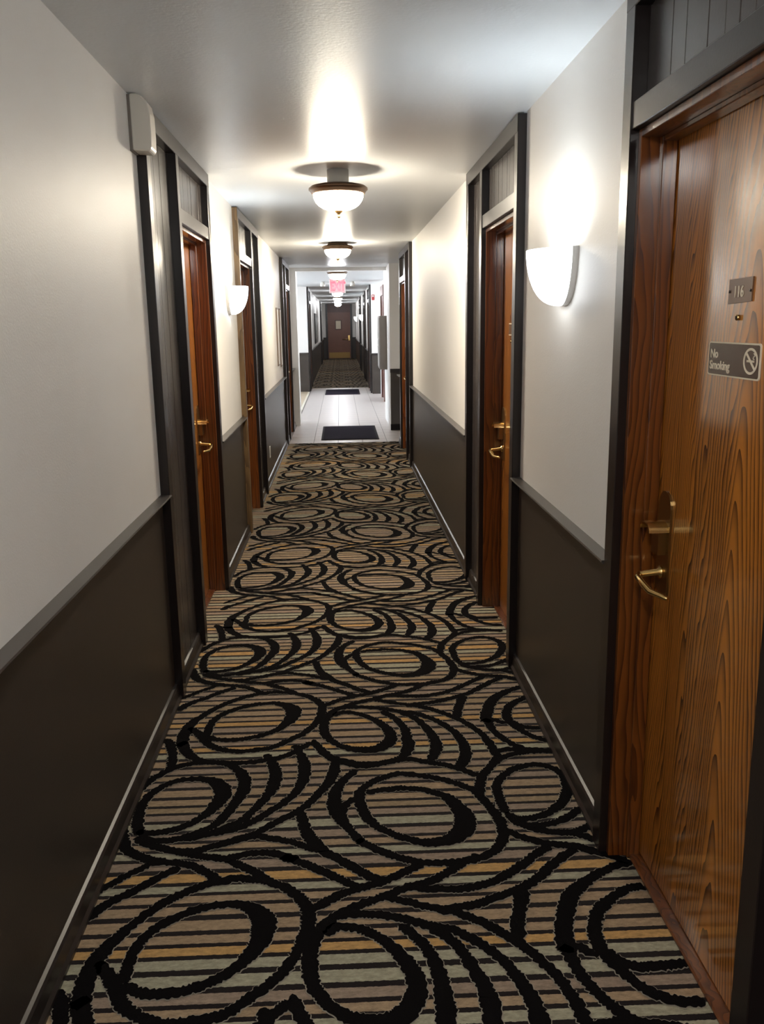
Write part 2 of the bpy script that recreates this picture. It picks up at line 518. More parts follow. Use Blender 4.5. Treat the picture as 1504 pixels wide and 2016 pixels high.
# ------------------------------------------------------------------ carpet
def carpet_material():
    m, nt, b = new_mat('striped_carpet')
    N, L = nt.nodes, nt.links
    tc = N.new('ShaderNodeTexCoord')
    sp = N.new('ShaderNodeSeparateXYZ')
    L.new(tc.outputs['Object'], sp.inputs[0])
    y = math_node(nt, 'ADD', sp.outputs['Y'], math_node(nt, 'MULTIPLY', sp.outputs['X'], 0.010))
    # slow change of the stripe spacing, fine wobble of the edges
    y = math_node(nt, 'ADD', y, math_node(nt, 'MULTIPLY', math_node(nt, 'SINE', math_node(nt, 'MULTIPLY', y, 29.0)), 0.0065))
    nz = N.new('ShaderNodeTexNoise')
    nz.inputs['Scale'].default_value = 90
    nz.inputs['Detail'].default_value = 3
    L.new(tc.outputs['Object'], nz.inputs['Vector'])
    y = math_node(nt, 'ADD', y, math_node(nt, 'MULTIPLY', math_node(nt, 'SUBTRACT', nz.outputs['Fac'], 0.5), 0.006))
    band = math_node(nt, 'DIVIDE', y, 0.0515)
    idx = math_node(nt, 'FLOOR', band)
    fr = math_node(nt, 'FRACT', band)
    wn_ = N.new('ShaderNodeTexWhiteNoise')
    wn_.noise_dimensions = '1D'
    L.new(idx, wn_.inputs['W'])
    ramp = N.new('ShaderNodeValToRGB')
    ramp.color_ramp.interpolation = 'CONSTANT'
    els = ramp.color_ramp.elements
    cols = [(0.0, (0.368, 0.262, 0.161)), (0.24, (0.315, 0.236, 0.172)), (0.44, (0.368, 0.345, 0.244)), (0.66, (0.327, 0.239, 0.143)), (0.84, (0.515, 0.308, 0.115))]
    els[0].position, els[0].color = cols[0][0], (*cols[0][1], 1)
    els[1].position, els[1].color = cols[1][0], (*cols[1][1], 1)
    for p, c in cols[2:]:
        e = els.new(p)
        e.color = (*c, 1)
    L.new(wn_.outputs['Value'], ramp.inputs['Fac'])
    # mottled yarn
    n2 = N.new('ShaderNodeTexNoise')
    n2.inputs['Scale'].default_value = 55
    n2.inputs['Detail'].default_value = 5
    n2.inputs['Roughness'].default_value = 0.7
    mp = N.new('ShaderNodeMapping')
    mp.inputs['Scale'].default_value = (0.7, 1.6, 1)
    L.new(tc.outputs['Object'], mp.inputs[0])
    L.new(mp.outputs[0], n2.inputs['Vector'])
    br = math_node(nt, 'ADD', math_node(nt, 'MULTIPLY', n2.outputs['Fac'], 1.5), 0.12)
    mx = N.new('ShaderNodeMix')
    mx.data_type = 'RGBA'
    mx.blend_type = 'MULTIPLY'
    mx.inputs['Factor'].default_value = 1.0
    L.new(ramp.outputs['Color'], mx.inputs['A'])
    cmb = N.new('ShaderNodeCombineColor')
    for i in range(3):
        L.new(br, cmb.inputs[i])
    L.new(cmb.outputs['Color'], mx.inputs['B'])
    # dark rule between the bands
    ln = math_node(nt, 'LESS_THAN', fr, 0.33)
    m2 = N.new('ShaderNodeMix')
    m2.data_type = 'RGBA'
    L.new(ln, m2.inputs['Factor'])
    L.new(mx.outputs['Result'], m2.inputs['A'])
    m2.inputs['B'].default_value = (0.009, 0.005, 0.005, 1)
    L.new(m2.outputs['Result'], b.inputs['Base Color'])
    b.inputs['Roughness'].default_value = 0.95
    b.inputs['Specular IOR Level'].default_value = 0.1
    b.inputs['Sheen Weight'].default_value = 0.12
    n3 = N.new('ShaderNodeTexNoise')
    n3.inputs['Scale'].default_value = 420
    L.new(tc.outputs['Object'], n3.inputs['Vector'])
    bp = N.new('ShaderNodeBump')
    bp.inputs['Strength'].default_value = 0.5
    bp.inputs['Distance'].default_value = 0.002
    L.new(n3.outputs['Fac'], bp.inputs['Height'])
    L.new(bp.outputs['Normal'], b.inputs['Normal'])
    return m


CARPET_END = 11.54
MAT['carpet'] = carpet_material()
MAT['yarn'] = plain('black_yarn', (0.0045, 0.0038, 0.0040), rough=1.0, spec=0.05, bump=0.5, bscale=420)
MAT['paleyarn'] = plain('pale_outline_yarn', (0.32, 0.285, 0.225), rough=1.0, spec=0.05, bump=0.5, bscale=420, var=0.35, vscale=60)
floor = box('floor', (-0.86, BACK, -0.05), (0.89, CARPET_END, 0.0), MAT['carpet'])
tag(floor, 'striped corridor carpet with black swirling ovals', 'carpet', kind='structure')

SWIRLS = [[(-0.161,1.76,24),(-0.263,1.657,24),(-0.409,1.621,24),(-0.545,1.643,24),(-0.613,1.694,30),(-0.66,1.788,36),(-0.658,1.784,36),(-0.664,1.863,36),(-0.653,1.95,34),(-0.609,2.038,24),(-0.554,2.116,24),(-0.491,2.175,24),(-0.406,2.223,24),(-0.33,2.238,24),(-0.319,2.233,24),(-0.259,2.221,24),(-0.198,2.186,24),(-0.15,2.134,26),(-0.126,2.076,28),(-0.128,2.006,28),(-0.142,1.946,24),(-0.163,1.889,24),(-0.199,1.832,24),(-0.245,1.787,24),(-0.305,1.733,24),(-0.365,1.716,24),(-0.441,1.71,24),(-0.508,1.734,24),(-0.561,1.782,28),(-0.591,1.84,30),(-0.628,1.892,24),(-0.652,1.922,24)],
[(-0.569,1.843,24),(-0.574,1.898,24),(-0.566,1.974,24),(-0.531,2.038,24),(-0.478,2.083,24),(-0.41,2.116,24),(-0.336,2.124,24),(-0.298,2.111,30),(-0.266,2.085,42),(-0.243,2.035,50),(-0.251,1.963,40),(-0.277,1.911,30),(-0.306,1.871,24),(-0.357,1.834,24),(-0.413,1.811,24),(-0.476,1.803,24),(-0.536,1.815,24),(-0.569,1.843,24)],
[(-0.747,2.475,24),(-0.705,2.415,24),(-0.636,2.355,24),(-0.562,2.33,24),(-0.491,2.312,24),(-0.433,2.272,24),(-0.383,2.225,24),(-0.353,2.232,24)],
[(-0.605,2.323,20),(-0.665,2.272,20),(-0.708,2.226,20),(-0.738,2.198,20)],
[(-0.513,2.299,24),(-0.568,2.259,24),(-0.625,2.202,24),(-0.679,2.158,24),(-0.71,2.121,30),(-0.732,2.084,34)],
[(-0.69,1.73,26),(-0.702,1.783,26),(-0.732,1.832,26)],
[(-0.681,2.467,24),(-0.645,2.432,24),(-0.586,2.401,24),(-0.52,2.375,24),(-0.454,2.35,24),(-0.376,2.33,24),(-0.359,2.314,24),(-0.294,2.266,24),(-0.269,2.242,24),(-0.239,2.212,24)],
[(-0.431,2.4,22),(-0.309,2.443,22),(-0.261,2.432,22),(-0.197,2.41,22),(-0.148,2.38,22),(-0.11,2.357,22),(-0.102,2.352,22)],
[(-0.385,2.335,24),(-0.301,2.357,24),(-0.239,2.351,24),(-0.176,2.318,24),(-0.207,2.328,24),(-0.145,2.293,24),(-0.084,2.248,24),(-0.025,2.2,24),(0.021,2.168,24)],
[(-0.168,2.573,26),(-0.156,2.502,26),(-0.141,2.445,30),(-0.117,2.394,34),(-0.085,2.353,26),(-0.085,2.347,26),(-0.024,2.289,26),(0.035,2.23,26),(0.08,2.196,26)],
[(0.019,2.833,24),(-0.021,2.776,26),(-0.048,2.717,30),(-0.058,2.652,36),(-0.056,2.602,38),(-0.039,2.534,36),(-0.013,2.469,24),(0.024,2.397,24),(0.019,2.398,24),(0.079,2.344,24),(0.138,2.303,24),(0.197,2.276,24),(0.245,2.268,24),(0.275,2.269,24),(0.339,2.272,24),(0.394,2.293,24),(0.441,2.33,26),(0.468,2.384,28),(0.476,2.453,28),(0.465,2.527,26),(0.444,2.598,24),(0.416,2.667,24),(0.368,2.713,24),(0.308,2.751,24),(0.236,2.78,24),(0.171,2.795,24),(0.141,2.785,24),(0.086,2.754,24),(0.043,2.71,24),(0.026,2.656,30),(0.033,2.589,28),(0.051,2.522,26),(0.084,2.465,24),(0.136,2.419,24),(0.167,2.401,24),(0.222,2.375,30),(0.288,2.378,38),(0.338,2.416,50),(0.365,2.485,52),(0.353,2.561,40),(0.319,2.632,30),(0.251,2.679,24),(0.165,2.698,24),(0.136,2.691,24),(0.083,2.687,24),(0.051,2.67,24)],
[(0.026,2.646,22),(-0.005,2.629,22),(-0.027,2.587,22),(-0.036,2.546,22)],
[(-0.14,3.056,24),(-0.12,3.014,24),(-0.08,2.941,24),(-0.05,2.907,24),(-0.002,2.873,24),(0.053,2.857,24),(0.128,2.876,24),(0.207,2.897,24),(0.27,2.874,24),(0.335,2.848,24),(0.392,2.812,24),(0.45,2.759,24)],
[(0.209,2.273,24),(0.154,2.235,24),(0.104,2.205,24),(0.06,2.182,24),(0.014,2.167,24),(-0.036,2.144,24),(-0.081,2.112,24),(-0.118,2.081,24)],
[(0.386,2.297,24),(0.333,2.271,24),(0.284,2.229,24),(0.254,2.206,24),(0.208,2.181,24),(0.148,2.16,24),(0.089,2.129,24),(0.031,2.104,24),(-0.014,2.079,24),(-0.062,2.044,24),(-0.094,1.998,28),(-0.112,1.944,30),(-0.115,1.867,30),(-0.106,1.813,28),(-0.085,1.768,24),(-0.05,1.725,24),(-0.006,1.696,30),(0.05,1.684,36),(0.097,1.695,40),(0.134,1.737,40),(0.147,1.792,36),(0.135,1.851,32),(0.105,1.91,28),(0.062,1.962,24),(0.01,2.001,24),(-0.044,2.011,24),(-0.079,1.982,24)],
[(-0.062,2.052,24),(-0.007,2.059,24),(0.066,2.051,24),(0.138,2.028,24),(0.208,1.996,24),(0.253,1.983,24),(0.301,1.944,24),(0.346,1.895,24),(0.38,1.84,24),(0.404,1.775,28),(0.417,1.715,30),(0.418,1.659,34),(0.409,1.595,34),(0.373,1.525,26)],
[(0.119,2.01,24),(0.161,1.956,24),(0.19,1.895,24),(0.206,1.824,28),(0.208,1.758,32),(0.209,1.72,36),(0.203,1.676,34),(0.174,1.613,26),(0.094,1.582,24),(0.016,1.583,24),(-0.035,1.608,24),(-0.072,1.617,24),(-0.113,1.671,24),(-0.15,1.759,24),(-0.161,1.771,24)],
[(0.201,2.0,24),(0.216,1.975,24),(0.248,1.942,24),(0.275,1.889,24),(0.299,1.817,28),(0.314,1.751,30),(0.314,1.735,34),(0.313,1.678,34),(0.282,1.584,26)],
[(0.224,2.052,24),(0.262,2.055,24),(0.296,2.035,24),(0.345,1.999,24),(0.386,1.96,24),(0.421,1.921,24),(0.453,1.875,24),(0.484,1.817,24),(0.504,1.766,24),(0.514,1.717,24),(0.521,1.662,24),(0.528,1.602,24)],
[(0.088,2.126,22),(0.144,2.101,22),(0.198,2.076,22),(0.251,2.058,22),(0.279,2.048,22)],
[(0.141,2.17,24),(0.186,2.158,24),(0.235,2.149,24),(0.292,2.145,24),(0.351,2.153,24),(0.414,2.179,24),(0.484,2.231,24),(0.544,2.286,24),(0.6,2.33,26)],
[(0.245,2.067,24),(0.282,2.067,24),(0.34,2.078,24),(0.4,2.102,24),(0.464,2.133,24),(0.508,2.16,24),(0.558,2.206,24),(0.612,2.261,24),(0.678,2.312,24)],
[(0.479,2.132,34),(0.459,2.075,30),(0.438,2.005,28),(0.426,1.948,30),(0.409,1.934,30)],
[(0.483,2.421,24),(0.532,2.378,24),(0.61,2.338,24),(0.67,2.327,24),(0.725,2.299,24),(0.776,2.265,24),(0.807,2.233,24),(0.774,2.22,24),(0.713,2.189,24),(0.652,2.144,30),(0.604,2.094,34),(0.571,2.023,36),(0.547,1.945,36),(0.537,1.881,34),(0.541,1.889,30),(0.55,1.808,24),(0.574,1.74,24),(0.604,1.688,24),(0.636,1.649,24),(0.67,1.62,24)],
[(0.836,2.124,24),(0.82,2.122,24),(0.77,2.113,24),(0.721,2.081,24),(0.668,2.033,28),(0.636,1.97,28),(0.626,1.908,30),(0.632,1.854,24),(0.653,1.808,24),(0.685,1.754,24),(0.722,1.718,24),(0.764,1.7,24),(0.819,1.698,24)],
[(0.634,1.883,24),(0.662,1.838,24),(0.706,1.815,24),(0.776,1.816,24),(0.827,1.823,24)],
[(0.559,1.909,22),(0.592,1.875,22),(0.615,1.859,22)],
[(-0.674,2.477,24),(-0.695,2.552,28),(-0.703,2.637,26),(-0.695,2.705,24),(-0.659,2.769,24),(-0.613,2.803,24),(-0.543,2.811,26),(-0.487,2.793,34),(-0.451,2.746,44),(-0.441,2.687,42),(-0.462,2.616,34),(-0.493,2.561,24),(-0.544,2.513,24),(-0.604,2.489,24),(-0.657,2.484,24),(-0.681,2.505,24)],
[(-0.748,2.729,24),(-0.731,2.76,24),(-0.705,2.82,24),(-0.665,2.873,24),(-0.614,2.913,24),(-0.543,2.929,24),(-0.467,2.916,24),(-0.415,2.875,28),(-0.378,2.802,34),(-0.373,2.727,34),(-0.389,2.651,30),(-0.416,2.573,28),(-0.447,2.511,24),(-0.505,2.47,24),(-0.563,2.442,24),(-0.626,2.444,24),(-0.67,2.471,24)],
[(-0.74,2.527,26),(-0.716,2.442,30),(-0.69,2.395,26),(-0.638,2.358,26),(-0.591,2.332,26),(-0.562,2.329,26)],
[(-0.315,2.974,24),(-0.295,2.927,24),(-0.272,2.844,34),(-0.269,2.76,34),(-0.285,2.688,28),(-0.324,2.597,24),(-0.359,2.537,24),(-0.412,2.492,24),(-0.471,2.46,24),(-0.531,2.442,24)],
[(-0.213,3.037,24),(-0.189,2.972,24),(-0.168,2.872,34),(-0.171,2.766,32),(-0.195,2.688,26),(-0.233,2.627,24),(-0.288,2.564,24),(-0.318,2.531,24),(-0.364,2.494,24),(-0.416,2.475,24),(-0.456,2.464,24)],
[(-0.052,2.939,24),(-0.057,2.905,24),(-0.061,2.821,32),(-0.085,2.74,28),(-0.125,2.657,24),(-0.157,2.603,24),(-0.205,2.552,24),(-0.266,2.498,24),(-0.311,2.457,24),(-0.372,2.426,24),(-0.431,2.4,24),(-0.483,2.378,24),(-0.527,2.384,24)],
[(-0.651,2.872,26),(-0.66,2.962,26),(-0.682,3.057,26),(-0.699,3.108,26)],
[(0.503,2.516,24),(0.497,2.612,26),(0.504,2.693,26),(0.541,2.758,24),(0.596,2.803,24),(0.662,2.824,24),(0.718,2.797,24),(0.749,2.737,28),(0.744,2.657,32),(0.702,2.57,28),(0.645,2.514,24),(0.587,2.485,24),(0.531,2.484,24),(0.501,2.521,24)],
[(0.792,2.904,24),(0.747,2.916,24),(0.672,2.918,24),(0.601,2.905,24),(0.541,2.867,24),(0.494,2.806,26),(0.46,2.749,28),(0.441,2.675,28),(0.433,2.616,24)],
[(0.507,2.5,24),(0.547,2.448,24),(0.614,2.443,24),(0.68,2.469,24),(0.758,2.532,24)],
[(0.513,2.475,24),(0.566,2.429,24),(0.627,2.402,24),(0.691,2.389,24),(0.748,2.353,24),(0.786,2.331,24)],
[(0.623,2.403,24),(0.694,2.398,24),(0.773,2.436,24)],
[(0.532,2.378,24),(0.591,2.344,24),(0.674,2.323,24),(0.73,2.29,24),(0.768,2.271,24)],
[(0.541,2.924,24),(0.593,2.942,24),(0.672,2.934,24),(0.753,2.917,24)],
[(0.527,3.026,24),(0.54,2.919,24),(0.543,2.892,24),(0.494,2.806,24)]]

TY, TX = 1.295, 0.012


def catmull(pts, step):
    out = []
    for i in range(len(pts) - 1):
        p0, p1, p2, p3 = pts[max(i - 1, 0)], pts[i], pts[i + 1], pts[min(i + 2, len(pts) - 1)]
        d = math.hypot(p2[0] - p1[0], p2[1] - p1[1])
        if d < 0.004:
            continue
        n = max(2, int(d / step))
        for k in range(n):
            t = k / n
            out.append(tuple(.5 * (2 * b + (c - a) * t + (2 * a - 5 * b + 4 * c - e) * t * t + (3 * b - a - 3 * c + e) * t ** 3) for a, b, c, e in zip(p0, p1, p2, p3)))
    out.append(tuple(float(v) for v in pts[-1]))
    return out


def swirl_mesh(name, grow, z, mat, jag, scale=1.0):
    verts, faces = [], []
    rnd = random.Random(3)
    for k in range(-1, 8):
        step = 0.005 if k < 2 else (0.012 if k < 4 else 0.02)
        for si, s in enumerate(SWIRLS):
            pts = catmull(s, step)
            prev = None
            for i, (x, y, wd) in enumerate(pts):
                x1, y1 = pts[min(i + 1, len(pts) - 1)][:2]
                x0, y0 = pts[max(i - 1, 0)][:2]
                dx, dy = x1 - x0, y1 - y0
                ln = math.hypot(dx, dy) or 1
                nx, ny = -dy / ln, dx / ln
                h = wd * scale / 2000 + grow
                e = min(i, len(pts) - 1 - i) * step
                if e < 0.02:
                    h *= 0.25 + 0.75 * math.sqrt(e / 0.02)
                ha, hb = h + rnd.uniform(-jag, jag), h + rnd.uniform(-jag, jag)
                px, py = x + TX * k, y + TY * k
                ok = -0.83 < px < 0.828 and py < CARPET_END - 0.02 and py > -0.5
                if not ok:
                    prev = None
                    continue
                zz = z + si * 0.00002
                verts.append((px + nx * ha, py + ny * ha, zz))
                verts.append((px - nx * hb, py - ny * hb, zz))
                cur = len(verts) - 2
                if prev is not None:
                    faces.append((prev, prev + 1, cur + 1, cur))
                prev = cur
    # raised pile: give the ribbons up-facing normals
    me = bpy.data.meshes.new(name)
    me.from_pydata(verts, [], faces)
    me.update()
    bm = bmesh.new()
    bm.from_mesh(me)
    for f in bm.faces:
        if f.normal.z < 0:
            f.normal_flip()
    bm.to_mesh(me)
    bm.free()
    o = link(name, me, mat, floor)
    return o


tag(swirl_mesh('pale_outline', 0.0026, 0.0012, MAT['paleyarn'], 0.0035, 1.38), kind='stuff')
tag(swirl_mesh('black_swirls', 0.0, 0.0024, MAT['yarn'], 0.0042, 1.38), kind='stuff')

# ------------------------------------------------------------------ tiled lobby floor
FAR0, END = 20.53, 39.4
XL2, XR2 = -0.75, 0.705
lob = boxes('floor.001', [((-0.76, CARPET_END, -0.05), (2.3, 21.5, -0.004)), ((-0.95, CARPET_END, -0.05), (-0.76, 13.7, -0.004))], MAT['grout'])
tag(lob, 'beige square-tiled lobby floor between the two carpets', 'tile floor', kind='structure')
TS = 0.33
tile_me = None
ny = int((21.5 - CARPET_END) / TS)
tsy = (21.5 - CARPET_END) / ny
bm = bmesh.new()
bm_box(bm, (-TS / 2 + 0.003, -tsy / 2 + 0.003, -0.010), (TS / 2 - 0.003, tsy / 2 - 0.003, 0.0), 0.0012)
bmesh.ops.recalc_face_normals(bm, faces=bm.faces)
tile_me = bpy.data.meshes.new('tile')
bm.to_mesh(tile_me)
bm.free()
tile_me.materials.append(MAT['tile'])
for i in range(-2, 3):
    for j in range(ny):
        xc = 0.105 + i * TS
        o = bpy.data.objects.new('tile', tile_me)
        o.location = (xc, CARPET_END + (j + 0.5) * tsy, 0.0)
        col.objects.link(o)
        o.parent = lob
tanf = box('floor.002', (-4.2, 13.7, -0.05), (-0.76, FAR0, 0.001), MAT['tan'])
tag(tanf, 'tan floor of the lobby to the left', 'floor', kind='structure')
st = box('trim_3', (-0.775, 14.3, 0.0), (-0.735, 20.3, 0.008), MAT['strip'])
tag(st, 'pale edging strip along the left edge of the tiles', 'edging strip', kind='structure')
fc = box('floor.003', (-0.87, 21.5, -0.05), (0.83, END + 0.1, 0.003), MAT['carpet'])
tag(fc, 'patterned carpet of the far corridor', 'carpet', kind='structure')


def far_swirls():
    verts, faces = [], []
    for k in range(0, 14):
        for s in SWIRLS:
            pts = catmull(s, 0.05)
            prev = None
            for i, (x, y, wd) in enumerate(pts):
                x1, y1 = pts[min(i + 1, len(pts) - 1)][:2]
                x0, y0 = pts[max(i - 1, 0)][:2]
                dx, dy = x1 - x0, y1 - y0
                ln = math.hypot(dx, dy) or 1
                h = wd / 1800
                px, py = x, y + TY * k + 20.0
                if not (-0.75 < px < 0.70 and 21.53 < py < END - 0.05):
                    prev = None
                    continue
                verts.append((px - dy / ln * h, py + dx / ln * h, 0.0055))
                verts.append((px + dy / ln * h, py - dx / ln * h, 0.0055))
                cur = len(verts) - 2
                if prev is not None:
                    faces.append((prev + 1, prev, cur, cur + 1))
                prev = cur
    me = bpy.data.meshes.new('black_swirls')
    me.from_pydata(verts, [], faces)
    tag(link('black_swirls', me, MAT['yarn'], fc), kind='stuff')


far_swirls()

# ------------------------------------------------------------------ lobby walls, pilasters, header
wl_ = boxes('wall_lobby', [((0.90, 11.37, 0), (2.3, 11.50, CEIL)), ((2.3, 11.37, 0), (2.42, 12.9, CEIL)),
                           ((0.725, 12.80, 0), (2.42, 14.40, CEIL)), ((0.89, 14.40, 0), (1.1, 19.60, CEIL)),
                           ((-4.3, 13.72, 0), (-0.95, 13.85, CEIL)), ((-0.95, 13.60, 0), (-0.655, 14.02, CEIL)),
                           ((-4.3, FAR0, 0), (XL2, 20.62, CEIL))], MAT['wall'])
tag(wl_, 'off-white walls and corner pilasters of the tiled lobby', 'wall', kind='structure')
box('wainscot', (0.728, 12.796, 0.0), (2.3, 12.81, RAIL), MAT['wain'], wl_)
box('wainscot', (-4.2, FAR0 - 0.006, 0.0), (XL2 + 0.001, FAR0 + 0.01, RAIL), MAT['wain'], wl_)
t4 = empty('trim_4', (0.9, 12.79, RAIL), 'dark chair rail on the lobby wall ends', 'chair rail', kind='structure')
box('rail', (0.722, 12.770, RAIL - 0.05), (2.3, 12.805, RAIL + 0.005), MAT['dark'], t4)
box('rail', (-4.2, FAR0 - 0.035, RAIL - 0.03), (XL2 + 0.002, FAR0 + 0.002, RAIL + 0.005), MAT['rail'], t4)
b4 = empty('baseboard_lobby', (0.9, 12.79, 0), 'black baseboard on the lobby wall ends', 'baseboard', kind='structure')
box('board', (0.722, 12.782, 0), (2.3, 12.805, 0.09), MAT['black'], b4)
t5 = box('trim_5', (-0.655, 13.62, CEIL - 0.05), (0.725, 13.76, CEIL + 0.02), MAT['trimw'])
tag(t5, 'thin white ceiling beam where the corridor meets the lobby', 'beam', kind='structure')

# lobby window wall on the left, lit by the sky
win_wall = boxes('wall_window', [((-4.42, 13.72, 0), (-4.3, FAR0 + 0.14, 0.35)), ((-4.42, 13.72, 2.15), (-4.3, FAR0 + 0.14, CEIL)),
                                 ((-4.42, 13.72, 0.35), (-4.3, 14.6, 2.15)), ((-4.42, 20.0, 0.35), (-4.3, FAR0 + 0.14, 2.15))], MAT['wall'])
tag(win_wall, 'lobby outer wall around the window', 'wall', kind='structure')
gm, nt, b = new_mat('window_glass')
N, L = nt.nodes, nt.links
tr_ = N.new('ShaderNodeBsdfTransparent')
gl = N.new('ShaderNodeBsdfGlossy')
gl.inputs['Roughness'].default_value = 0.02
fz = N.new('ShaderNodeFresnel')
ms = N.new('ShaderNodeMixShader')
L.new(fz.outputs[0], ms.inputs[0])
L.new(tr_.outputs[0], ms.inputs[1])
L.new(gl.outputs[0], ms.inputs[2])
L.new(ms.outputs[0], N['Material Output'].inputs['Surface'])
wi = empty('window_1', (-4.36, 17.3, 0.35), 'wide lobby window in the outer wall', 'window', kind='structure')
for y0 in (14.6, 16.4, 18.2):
    box('window_frame', (-4.39, y0, 0.35), (-4.33, y0 + 0.05, 2.15), MAT['trimw'], wi)
    box('pane', (-4.364, y0 + 0.05, 0.40), (-4.358, y0 + 1.8 - 0.002, 2.10), gm, wi)
box('window_frame', (-4.39, 14.65, 0.35), (-4.33, 19.95, 0.40), MAT['trimw'], wi)
box('window_frame', (-4.39, 14.65, 2.10), (-4.33, 19.95, 2.15), MAT['trimw'], wi)
box('window_frame', (-4.39, 19.95, 0.35), (-4.33, 20.0, 2.15), MAT['trimw'], wi)

lc = boxes('ceiling.001', [((1.0, 11.30, CEIL), (2.5, 13.70, CEIL + 0.12)), ((-4.42, 13.70, CEIL), (2.5, FAR0 + 0.1, CEIL + 0.12)), ((-1.1, FAR0 + 0.1, CEIL), (1.3, END + 0.2, CEIL + 0.12))], MAT['ceil'])
tag(lc, 'white ceiling of the lobby and far corridor', 'ceiling', kind='structure')

# maroon door in the lobby's right wall
DOOR_N[0] += 1
u = empty('door_%d' % DOOR_N[0], (0.89, 17.6, 0), 'dark reddish wooden door in the right wall of the lobby', 'door', kind='structure')
for y in (17.50, 18.55):
    box('post', (0.86, y, 0), (0.95, y + 0.09, 2.30), MAT['maroon'], u, 0.003)
box('header', (0.86, 17.59, 2.10), (0.95, 18.55, 2.30), MAT['maroon'], u, 0.003)
box('slab', (0.885, 17.59, 0.012), (0.93, 18.55, 2.10), MAT['maroon'], u, 0.002)

# ------------------------------------------------------------------ far corridor
save = (XL, XR)
XL, XR = XL2, XR2
segL = [(22.23, 33.8), (35.4, END)]
segR = [(19.55, 19.75), (21.36, 23.7), (25.3, 29.0), (30.6, END)]
for side, nm, segs in ((-1, 'far_left', segL), (1, 'far_right', segR)):
    wall = boxes('wall_' + nm, [((W(side, -TH if side < 0 else -0.4), a, 0), (W(side, 0), b_, CEIL)) for a, b_ in segs], MAT['wall'])
    tag(wall, 'off-white %s wall of the far corridor' % nm.split('_')[1], 'wall', kind='structure')
    tr = empty('trim_%d' % (6 if side < 0 else 7), (W(side, 0), 30, RAIL), 'chair rail on the %s of the far corridor' % nm.split('_')[1], 'chair rail', kind='structure')
    for a, b_ in segs:
        box('wainscot', (W(side, -0.01), a + 0.001, 0), (W(side, 0.004), b_ - 0.001, RAIL - 0.01), MAT['wain'], wall)
        box('rail', (W(side, 0), a, RAIL - 0.03), (W(side, 0.04), b_, RAIL), MAT['rail'], tr)
box('wainscot', (XR2 - 0.001, 19.544, 0), (0.888, 19.56, RAIL - 0.01), MAT['wain'], wall)
box('rail', (XR2 - 0.01, 19.52, RAIL - 0.05), (0.888, 19.548, RAIL), MAT['dark'], tr)
door_unit(-1, 20.62, 21.17, 22.164, False, 'left oak door just past the lobby in the far corridor', planks=False)
door_unit(-1, 33.8, 34.35, 35.334, False, 'last left oak door of the far corridor', planks=False)
door_unit(1, 19.75, 20.30, 21.294, False, 'right oak door just past the lobby in the far corridor', planks=False)
door_unit(1, 23.7, 24.65, 25.234, True, 'right oak door before the nearer far wall light', planks=False)
door_unit(1, 29.0, 29.55, 30.534, False, 'right oak door between the two far wall lights', planks=False)
ew = box('wall_end', (-0.9, END, 0), (0.9, END + 0.12, CEIL), MAT['wall'])
tag(ew, 'end wall of the far corridor around the brown door', 'wall', kind='structure')
box('wainscot', (XL2, END - 0.008, 0), (-0.62, END + 0.01, RAIL), MAT['wain'], ew)
box('wainscot', (0.55, END - 0.008, 0), (XR2, END + 0.01, RAIL), MAT['wain'], ew)
box('chair_rail', (XL2, END - 0.03, RAIL), (-0.62, END, RAIL + 0.04), MAT['dark'], ew)
box('chair_rail', (0.55, END - 0.03, RAIL), (XR2, END, RAIL + 0.04), MAT['dark'], ew)
DOOR_N[0] += 1
u = empty('door_%d' % DOOR_N[0], (-0.03, END, 0), 'brown exit door closing the far end of the corridor', 'door', kind='structure')
for x in (-0.62, 0.47):
    box('post', (x, END - 0.05, 0), (x + 0.085, END + 0.02, CEIL - 0.01), MAT['dark'], u)
box('transom', (-0.535, END - 0.04, 2.03), (0.47, END + 0.02, CEIL - 0.01), MAT['maroon'], u)
enddoor = plain('brown_door', (0.20, 0.085, 0.055), rough=0.4, var=0.15, vscale=7)
box('slab', (-0.535, END - 0.03, 0.01), (0.47, END + 0.02, 2.03), enddoor, u)
box('kick_plate', (-0.50, END - 0.036, 0.03), (0.43, END - 0.028, 0.28), MAT['oldbrass'], u)
lp = box('lock_plate', (0.36, END - 0.045, 0.80), (0.44, END - 0.03, 1.02), MAT['brass'], u)
tube('lever', [(0.40, END - 0.04, 0.86), (0.39, END - 0.09, 0.86), (0.30, END - 0.10, 0.86), (0.10, END - 0.09, 0.85)], 0.014, MAT['brass'], lp)
nt_ = empty('notice', (-0.065, END - 0.04, 1.3), 'small framed paper notice on the brown end door', 'notice')
box('frame', (-0.215, END - 0.05, 1.27), (0.085, END - 0.031, 1.70), MAT['maroon'], nt_, 0.004)
box('paper', (-0.175, END - 0.053, 1.31), (0.045, END - 0.049, 1.66), MAT['cream'], nt_)
pic = empty('picture', (XL2, 27.0, 0.98), 'tall dark framed picture on the far left wall', 'picture')
box('frame', (XL2, 26.0, 0.98), (XL2 + 0.035, 28.2, 1.86), MAT['dark'], pic, 0.004)
box('print', (XL2 + 0.033, 26.12, 1.08), (XL2 + 0.037, 28.08, 1.76), plain('dark_print', (0.03, 0.045, 0.04), rough=0.25), pic)
XL, XR = save


# ------------------------------------------------------------------ ceiling lamps
def mat_bowl(name, rgb, strength):
    return emit(name, rgb, strength)


BW = mat_bowl('warm_alabaster', (1.0, 0.885, 0.70), BOWL_WARM)
BN = mat_bowl('neutral_alabaster', (1.0, 0.965, 0.92), BOWL_NEAR)
BC = mat_bowl('cool_alabaster', (0.95, 0.96, 1.0), BOWL_COOL)


